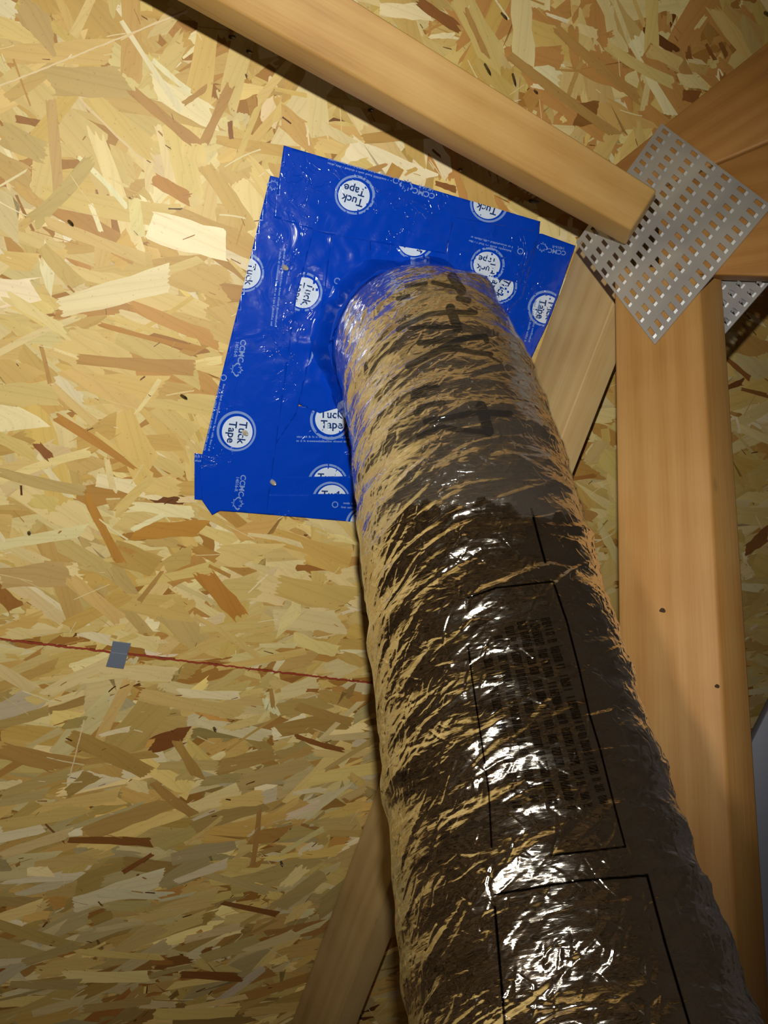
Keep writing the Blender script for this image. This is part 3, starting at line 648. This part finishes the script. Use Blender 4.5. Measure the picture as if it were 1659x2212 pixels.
def fine_print(strip, cx, cy, ang, length, clips=(), rows=2, dot=True):
    tf = to_deck(cx, cy, ang); bm = bmesh.new(); rr = random.Random(int(cx*7+cy))
    for k in range(rows):
        x = -length/2+(rr.uniform(0, 8)); y = 4.5-9*k
        while x < length/2:
            w = rr.uniform(1.0, 2.3); hh = rr.choice((2.0, 2.0, 2.8))
            bm.faces.new([bm.verts.new(c) for c in ((x, y-2, 0), (x+w, y-2, 0), (x+w, y-2+hh*1.5, 0), (x, y-2+hh*1.5, 0))])
            x += w+(rr.uniform(.7, 1.1) if rr.random() < .83 else 3.4)
    if dot:
        o1 = [bm.verts.new((-length/2-12+x, y, 0)) for x, y in ell(7, 7, 16)]; o2 = [bm.verts.new((-length/2-12+x, y, 0)) for x, y in ell(5, 5, 16)]
        for k in range(16): bm.faces.new((o1[k], o1[(k+1) % 16], o2[(k+1) % 16], o2[k]))
    for v in bm.verts: u, w = tf(v.co.x, v.co.y); v.co = (u, w, 0)
    for (p, q) in clips:
        (a, b_), (c2, d) = duv(*p), duv(*q)
        bmesh.ops.bisect_plane(bm, geom=bm.verts[:]+bm.edges[:]+bm.faces[:], plane_co=(a, b_, 0), plane_no=(-(d-b_), c2-a, 0), clear_outer=True)
    if not bm.faces: bm.free(); return
    for v in bm.verts: v.co.z = .3
    lift(bm, strip['lv']); bmesh.ops.recalc_face_normals(bm, faces=bm.faces)
    if sum(f.normal.z for f in bm.faces) < 0: bmesh.ops.reverse_faces(bm, faces=bm.faces[:])
    link('fine_print', mesh_of('fine_print', bm), M_pale, parent=strip, mw=DECK.copy())

# strips, lowest first
B1 = tape_strip('tape_strip', [(560, 880), (820, 870), (820, 1045), (560, 1045)], 0, 'level blue tape strip left of the duct, middle of the three below the vertical strips')
R0 = tape_strip('tape_strip', [(1242, 531), (1190, 680), (1142, 785), (1110, 780), (1050, 690), (1090, 500), (1170, 505)], 0, 'blue tape strip at the right corner beside the rafter')
R1 = tape_strip('tape_strip', [(1165, 478), (1163, 508), (1128, 640), (1070, 700), (980, 640), (1000, 470)], 1, 'blue tape strip with a torn white arc just right of the duct top')
B0 = tape_strip('tape_strip', [(420, 978), (440, 981), (560, 1000), (600, 1030), (820, 1027), (820, 1100), (450, 1098), (436, 1079), (420, 1078)], 1, 'blue tape strip whose left end sticks out at the lower left notch')
T2 = tape_strip('tape_strip', [(640, 470), (1000, 520), (1080, 600), (1040, 640), (860, 600), (640, 640)], 1, 'blue tape strip tucked between the top strip and the duct')
T3 = tape_strip('tape_strip', [(975, 440), (1165, 480), (1163, 506), (1120, 612), (960, 575)], 2, 'blue tape strip carrying a round logo above the duct right shoulder')
V3 = tape_strip('tape_strip', [(660, 480), (800, 500), (800, 860), (690, 892), (640, 870), (625, 640)], 2, 'vertical blue tape strip closest to the left side of the duct')
V2 = tape_strip('tape_strip', [(600, 450), (720, 480), (700, 640), (640, 892), (560, 1010), (520, 1000)], 3, 'vertical blue tape strip second from the left edge of the patch')
B2 = tape_strip('tape_strip', [(470, 1066), (820, 1066), (820, 1131), (772, 1127), (478, 1102)], 2, 'lowest level blue tape strip along the bottom edge of the patch')
V1 = tape_strip('tape_strip', [(583, 380), (700, 410), (640, 640), (575, 1109), (475, 1102), (458, 1111), (436, 1079), (430, 1020), (437, 979)], 4, 'leftmost vertical blue tape strip with the complete round logo')
T1 = tape_strip('tape_strip', [(612, 315), (1165, 479), (1150, 500), (980, 470), (960, 548), (705, 506), (590, 470)], 5, 'top blue tape strip running parallel to the brace')
logo(T1, 763, 423, 197); logo(T1, 1052, 442, 197, [((1165, 479), (612, 315))], .95)
ccmc(T1, 912, 413, 197); ccmc(T1, 622, 412, 198, [((590, 470), (612, 315))], .9)
fine_print(T1, 775, 368, 196, 140)
logo(T2, 733, 499, 195); logo(T2, 892, 520, 195)
logo(T3, 1050, 572, 193, [((960, 573), (1130, 617))], .85); fine_print(T3, 1062, 528, 194, 100)
logo(R1, 1076, 618, 120, s=.95)
logo(R0, 1178, 668, 100, [((1142, 785), (1242, 531))], .9); fine_print(R0, 1150, 690, 105, 100, dot=False); ccmc(R0, 1200, 540, 190, s=.8)
logo(V1, 530, 590, 100, [((583, 380), (437, 979))], .98); logo(V1, 512, 932, 97, s=1.0)
ccmc(V1, 517, 760, 98); ccmc(V1, 518, 1050, 97, s=.95); fine_print(V1, 463, 900, 103, 150)
fine_print(V1, 600, 620, 97, 170, dot=False)
logo(V2, 655, 632, 105, s=.98); fine_print(V2, 592, 770, 100, 140, dot=False)
logo(V3, 690, 652, 100, [((700, 720), (650, 640))], .95); logo(V3, 640, 762, 100, s=.9); logo(V3, 735, 700, 110, s=.9); fine_print(V3, 702, 690, 107, 150)
logo(B1, 714, 905, 2); logo(B1, 709, 1042, 2); fine_print(B1, 705, 948, 1, 130, dot=False)
logo(B0, 716, 1078, 2, s=.95); logo(B2, 786, 1130, 2, s=.9, clips=[((772, 1127), (820, 1131))]); fine_print(B2, 780, 1092, 3, 90)
fine_print(B0, 428, 990, 5, 20, dot=False)
for (x, y, lab) in ((606, 572, 'shiny nail point poking up through the upper part of the blue tape'), (520, 928, 'shiny nail point poking through the round logo of the leftmost tape strip'), (581, 1036, 'shiny nail point poking through the lower part of the blue tape')):
    ob = nail(x, y, 10, (.7, .4), 3.2, lab); ob.data.materials.clear(); ob.data.materials.append(M_brass)

# ---------------------------------------------------------------- foil duct
ctrl = [(890, 760, 884), (898, 760, 845), (912, 768, 800), (934, 810, 748), (964, 910, 700), (1005, 1100, 630), (1054, 1350, 568), (1106, 1600, 515), (1172, 1900, 455), (1245, 2212, 402), (1340, 2600, 345)]
C3 = [mm(*c) for c in ctrl]
def cat(p0, p1, p2, p3, t): return .5*((2*p1)+(p2-p0)*t+(2*p0-5*p1+4*p2-p3)*t*t+(3*p1-p0-3*p2+p3)*t*t*t)
path = []
for i in range(len(C3)-1):
    p0 = C3[max(i-1, 0)]; p3 = C3[min(i+2, len(C3)-1)]
    for k in range(40): path.append(cat(p0, C3[i], C3[i+1], p3, k/40))
path.append(C3[-1])
path = np.array([tuple(p) for p in path])
seg = np.r_[0, np.cumsum(np.linalg.norm(np.diff(path, axis=0), axis=1))]
LEN = seg[-1]; RAD = 92.0
def samp(s): return np.stack([np.interp(s, seg, path[:, k]) for k in range(3)], -1)
NS, NA_F, NA_B = 1250, 820, 130
s_arr = np.linspace(0, LEN, NS)
ctr = samp(s_arr)
k_ = 25; padc = np.pad(ctr, ((k_, k_), (0, 0)), mode='reflect', reflect_type='odd'); ker = np.ones(2*k_+1)/(2*k_+1)
ctr = np.stack([np.convolve(padc[:, j], ker, 'valid') for j in range(3)], -1)
tan = np.gradient(ctr, axis=0); tan /= np.linalg.norm(tan, axis=1)[:, None]
# side vector: to the photo's right, square to the axis; front vector: towards the camera
side = np.cross(np.array([0, 0, -1.0])[None]+0*tan, tan); 
ref = np.array([1.0, 0.1, 0.15]); side = ref[None]-tan*(tan@ref)[:, None]; side /= np.linalg.norm(side, axis=1)[:, None]
front = np.cross(tan, side); front *= np.sign(-(front*ctr).sum(1))[:, None]
ang = np.r_[np.linspace(-math.pi*.56, math.pi*.56, NA_F), np.linspace(math.pi*.56, math.pi*1.44, NA_B+2)[1:-1]]
NA = len(ang); cc = ang*RAD                 # arc length, 0 = middle of the side facing the camera
# height field on the (s, arc) sheet
Hf = np.zeros((NS, NA)); ds = LEN/NS
base_c = cc.copy()
def crease(s0, c0, a, ln, w, h, skew=0.0):
    ex = ln*.5+w
    i0, i1 = max(0, int((s0-ex)/ds)), min(NS, int((s0+ex)/ds)+2)
    j0, j1 = np.searchsorted(base_c[:NA_F], c0-ex), np.searchsorted(base_c[:NA_F], c0+ex)
    if i1-i0 < 2 or j1-j0 < 2: return
    ds_ = s_arr[i0:i1, None]-s0; dc_ = base_c[None, j0:j1]-c0
    x = dc_*math.cos(a)+ds_*math.sin(a); y = -dc_*math.sin(a)+ds_*math.cos(a)
    y = y-skew*(x*x)/ln
    t = np.clip(1-(2*x/ln)**2, 0, 1)
    ww = np.where(y > 0, w, w*.6)
    Hf[i0:i1, j0:j1] += h*t*np.clip(1-np.abs(y)/ww, 0, 1)
r2 = random.Random(11)
for k in range(360):                        # long slanting gathers
    s0, c0 = r2.uniform(0, LEN), r2.uniform(-RAD*1.7, RAD*1.7)
    a = math.radians(r2.gauss(-20, 13)-8*(c0 < -60)); ln = r2.uniform(35, 130)
    crease(s0, c0, a, ln, r2.uniform(3.4, 9.0), r2.choice((1, 1, 1, -1))*r2.uniform(.3, 1.3), r2.gauss(0, .2))
for k in range(2600):                       # short crumples
    s0, c0 = r2.uniform(0, LEN), r2.uniform(-RAD*1.7, RAD*1.7)
    a = math.radians(r2.gauss(-20, 38)); ln = r2.uniform(9, 34)
    crease(s0, c0, a, ln, r2.uniform(1.4, 4.2), r2.choice((1, -1))*r2.uniform(.1, .5), r2.gauss(0, .3))
for k in range(2600):                       # fine crumples, denser towards the lower end
    s0, c0 = LEN*(1-r2.random()**1.5*.95), r2.uniform(-RAD*1.7, RAD*1.7)
    crease(s0, c0, math.radians(r2.uniform(-80, 60)), r2.uniform(6, 18), r2.uniform(1.1, 2.6), r2.choice((1, -1))*r2.uniform(.15, .45), 0)
# slow swell, gentle neck where the film is strapped to the collar
big = np.zeros((NS, NA))
for f1, f2, am in ((.018, 1, .8), (.031, 2, .7), (.06, 3, .4), (.045, 1, .5)):
    ph1, ph2 = r2.uniform(0, 6), r2.uniform(0, 6)
    big += am*np.sin(s_arr[:, None]*f1*2*math.pi*.6+ph1+np.sin(ang[None]*f2+ph2))
neck = -5*np.exp(-((s_arr-25)/22)**2)
fade = np.clip(s_arr/15, 0, 1)[:, None]
Rr = RAD+(Hf+big)*fade+neck[:, None]
Rr += 13*np.exp(-((ang[None]-.58)/.24)**2)*np.exp(-((s_arr[:, None]-70)/38)**2) - 5*np.exp(-((ang[None]-1.3)/.35)**2)*np.exp(-((s_arr[:, None]-70)/45)**2)
def cylpos(Rm):
    return ctr[:, None, :]+side[:, None, :]*(np.sin(ang)[None, :, None]*Rm[..., None])+front[:, None, :]*(np.cos(ang)[None, :, None]*Rm[..., None])
Pm = cylpos(Rr)
pxx = CX+Pm[..., 0]/Pm[..., 2]*F; pyy = CY+Pm[..., 1]/Pm[..., 2]*F
# ink ---------------------------------------------------------
ink = np.zeros((NS, NA)); vis = (np.cos(ang) > -.25)[None, :]
def dist_seg(p, q):
    dx, dy = q[0]-p[0], q[1]-p[1]; L2 = dx*dx+dy*dy+1e-9
    t = np.clip(((pxx-p[0])*dx+(pyy-p[1])*dy)/L2, 0, 1)
    return np.hypot(pxx-p[0]-t*dx, pyy-p[1]-t*dy)
def stroke(pts, w, val=1.0):
    for p, q in zip(pts, pts[1:]):
        d = dist_seg(p, q); np.maximum(ink, np.where(vis, val*np.clip((w/2-d)/1.5+.5, 0, 1), 0), out=ink)
for pts, w in (
    ([(977, 598), (985, 610), (997, 628)], 17), ([(936, 610), (979, 620)], 8), ([(878, 618), (920, 612)], 7), ([(860, 645), (882, 640)], 8), ([(991, 644), (1012, 649)], 11),
    ([(860, 712), (874, 703), (926, 679), (960, 675), (987, 674), (1027, 675)], 9), ([(973, 666), (988, 709)], 17), ([(884, 709), (930, 705), (983, 707)], 7),
    ([(906, 741), (960, 735), (1007, 731), (1047, 727), (1051, 735)], 10), ([(882, 791), (920, 771), (955, 754), (990, 752)], 12), ([(980, 752), (1023, 761), (1060, 765)], 9), ([(1058, 770), (1082, 783)], 4),
    ([(896, 846), (920, 838), (944, 836)], 9), ([(893, 856), (915, 850)], 10), ([(905, 882), (930, 874), (957, 870)], 10), ([(900, 892), (912, 880)], 12),
    ([(920, 910), (970, 902), (1029, 890), (1101, 894)], 11), ([(1039, 878), (1048, 905), (1055, 932)], 19), ([(905, 944), (950, 920), (983, 928), (1058, 934)], 9)): stroke(pts, w*1.25)
for pts, w in (
    ([(1010, 1292), (1071, 1270), (1195, 1256), (1225, 1344), (1251, 1445), (1273, 1542), (1296, 1617), (1329, 1748), (1351, 1829), (1266, 1839), (1190, 1848)], 4.5),
    ([(1012, 1400), (1019, 1460), (1040, 1600), (1056, 1710), (1062, 1830)], 4),
    ([(1069, 1932), (1240, 1904), (1398, 1891), (1437, 2038), (1489, 2212), (1530, 2350)], 6), ([(1069, 1960), (1085, 2147), (1100, 2330)], 6),
    ([(1148, 1100), (1163, 1160), (1178, 1215)], 5)): stroke(pts, w)
# rows of small print that run along the duct, too creased to read
rr = random.Random(5)
for row in range(6):
    x0 = 1048+26*row; ys = 1390-12*row+rr.uniform(-15, 15); t = 0; endt = 1745-ys
    while t < endt:
        adv = rr.uniform(6.5, 9)
        if rr.random() < .86:
            y = ys+t; x = x0+.20*t*(1+.12*row)+.0*row; hw = 8.5
            kind = rr.random(); dx, dy = 1.0, -.18
            A = (x-hw*dx, y-hw*dy); B = (x+hw*dx, y+hw*dy)
            stroke([A, B], 2.6, .9)
            if kind < .7: stroke([(A[0]+.6, A[1]+4), (B[0]+.6, B[1]+4)], 2.4, .9)
            if kind < .35: stroke([A, (A[0]+.6, A[1]+4)], 2.4, .9)
            if .2 < kind < .6: stroke([B, (B[0]+.6, B[1]+4)], 2.4, .9)
        t += adv
# mesh --------------------------------------------------------
Rn = np.array([[R[i][j] for j in range(3)] for i in range(3)])
def to_world(Pmm):
    q = Pmm.copy(); q[..., 1] *= -1; q[..., 2] *= -1; return (q*1e-3)@Rn.T+np.array(CAM)
def sheet_mesh(name, Pmm, attr=None, closed=True, uvc=None, uvs=None, keep=None):
    ns, na = Pmm.shape[:2]; co = to_world(Pmm).reshape(-1, 3).astype(np.float32)
    me = bpy.data.meshes.new(name); nq = (ns-1)*(na if closed else na-1)
    i = np.arange(ns-1)[:, None]; j = np.arange(na if closed else na-1)[None]
    j2 = (j+1) % na
    quads = np.stack([i*na+j, i*na+j2, (i+1)*na+j2, (i+1)*na+j], -1).reshape(-1, 4)
    if keep is not None: quads = quads[keep[:-1, :quads.shape[0]//(ns-1)].ravel()]; nq = len(quads)
    me.vertices.add(len(co)); me.vertices.foreach_set('co', co.ravel())
    me.loops.add(nq*4); me.loops.foreach_set('vertex_index', quads.ravel().astype(np.int32))
    me.polygons.add(nq); me.polygons.foreach_set('loop_start', (np.arange(nq)*4).astype(np.int32))
    me.update(calc_edges=True)
    uvl = me.uv_layers.new(name='UVMap')
    uu = np.stack([np.broadcast_to(uvc[None, :], (ns, na)), np.broadcast_to(uvs[:, None], (ns, na))], -1).reshape(-1, 2).astype(np.float32)
    uvl.data.foreach_set('uv', uu[quads.ravel()].ravel())
    if attr is not None:
        a = me.attributes.new('ink', 'FLOAT', 'POINT'); a.data.foreach_set('value', attr.ravel().astype(np.float32))
    me.shade_smooth(); return me
# each thing hangs on an empty at the spot where the duct leaves the roof
hub = bpy.data.objects.new('insulated_duct', None); S.collection.objects.link(hub); hub.matrix_basis = Matrix.Translation(loc(*C3[0])); hub.empty_display_size = .05
tag(hub, 'fat crinkled silver foil duct hanging from the blue-taped roof opening', 'duct')
me = sheet_mesh('foil_jacket', Pm, ink, True, cc, s_arr)
# make normals point outwards
j = link('foil_jacket', me, M_foil, parent=hub)
bmn = me.polygons[NA*600+NA_F//2]
if (CAM-Vector(bmn.center)).dot(bmn.normal) < 0: me.flip_normals()
# clear film wound round the upper part
sel = (s_arr > 12) & (s_arr < 0)
i0, i1 = np.searchsorted(s_arr, 8), 0
rowpy = pyy[:, NA_F//2]; i1 = int(np.argmax(rowpy > 1120)); 
Hs = Rr[i0:i1:3, :NA_F:3]
g = Hs.copy()
for _ in range(5):
    g = (g+np.roll(g, 1, 0)+np.roll(g, -1, 0)+np.roll(g, 1, 1)+np.roll(g, -1, 1))/5
g = np.maximum(g, Hs)+1.0
sa, sc, sf, sn = s_arr[i0:i1:3], ctr[i0:i1:3], front[i0:i1:3], side[i0:i1:3]; aa = ang[:NA_F:3]
Pc = sc[:, None, :]+sn[:, None, :]*(np.sin(aa)[None, :, None]*g[..., None])+sf[:, None, :]*(np.cos(aa)[None, :, None]*g[..., None])
edge_ = sa[-1]-14+10*np.sin(aa*3.1+1)+5*np.sin(aa*9.7)+3*np.sin(aa*31)
me = sheet_mesh('clear_tape', Pc, None, False, cc[:NA_F:3], sa, keep=(sa[:, None] < edge_[None]))
cl = link('clear_tape', me, M_clear, parent=hub); cl['label'] = 'clear shiny tape wrapped round the upper duct'
pg = me.polygons[len(me.polygons)//2]
if (CAM-Vector(pg.center)).dot(pg.normal) < 0: me.flip_normals()

# blue collar of tape folded from the deck up onto the duct
ncol, nr = 220, 26; dn = np.array(tuple(NN)); 
cen = np.array(tuple(C3[0])); d0 = np.array([*tuple(O_)]); 
Q = np.zeros((nr, ncol, 3)); th = np.linspace(0, 2*math.pi, ncol, endpoint=False)
e1, e2 = np.array(tuple(E1)), np.array(tuple(E2))
base_off = (cen-d0)@dn; foot = cen-dn*base_off
for i_ in range(nr):
    t = i_/(nr-1)
    ki = min(NS-1, int(t*t*34/ds)+1)
    up = ctr[ki][None]+side[ki][None]*np.sin(th)[:, None]*(RAD-1)+front[ki][None]*np.cos(th)[:, None]*(RAD-1)
    # matching direction on the deck
    rel = up-foot[None]; a_ = rel@e1; b2 = rel@e2; rn = np.hypot(a_, b2)
    rad0 = RAD*1.22+5*np.sin(th*3+1)+4*np.sin(th*7)
    dn_ = foot[None]+e1[None]*(a_/rn*rad0)[:, None]+e2[None]*(b2/rn*rad0)[:, None]+dn[None]*3.0
    fold = (1.8*np.sin(th*13+2*np.sin(th*3))+1.2*np.sin(th*29+1.3))*(1-abs(2*t-1))**.7
    w = t**1.6
    out = (dn_-foot); out /= np.linalg.norm(out, axis=1)[:, None]
    Q[i_] = dn_*(1-w)+(up+out*(2.5+6*(1-t)))*w + out*fold[:, None]
me = sheet_mesh('tape_collar', Q, None, True, th*RAD, np.linspace(0, 50, nr))
o = link('tape_collar', me, M_tape); tag(o, 'puckered ring of blue tape folded up onto the duct where it meets the roof', 'tape')
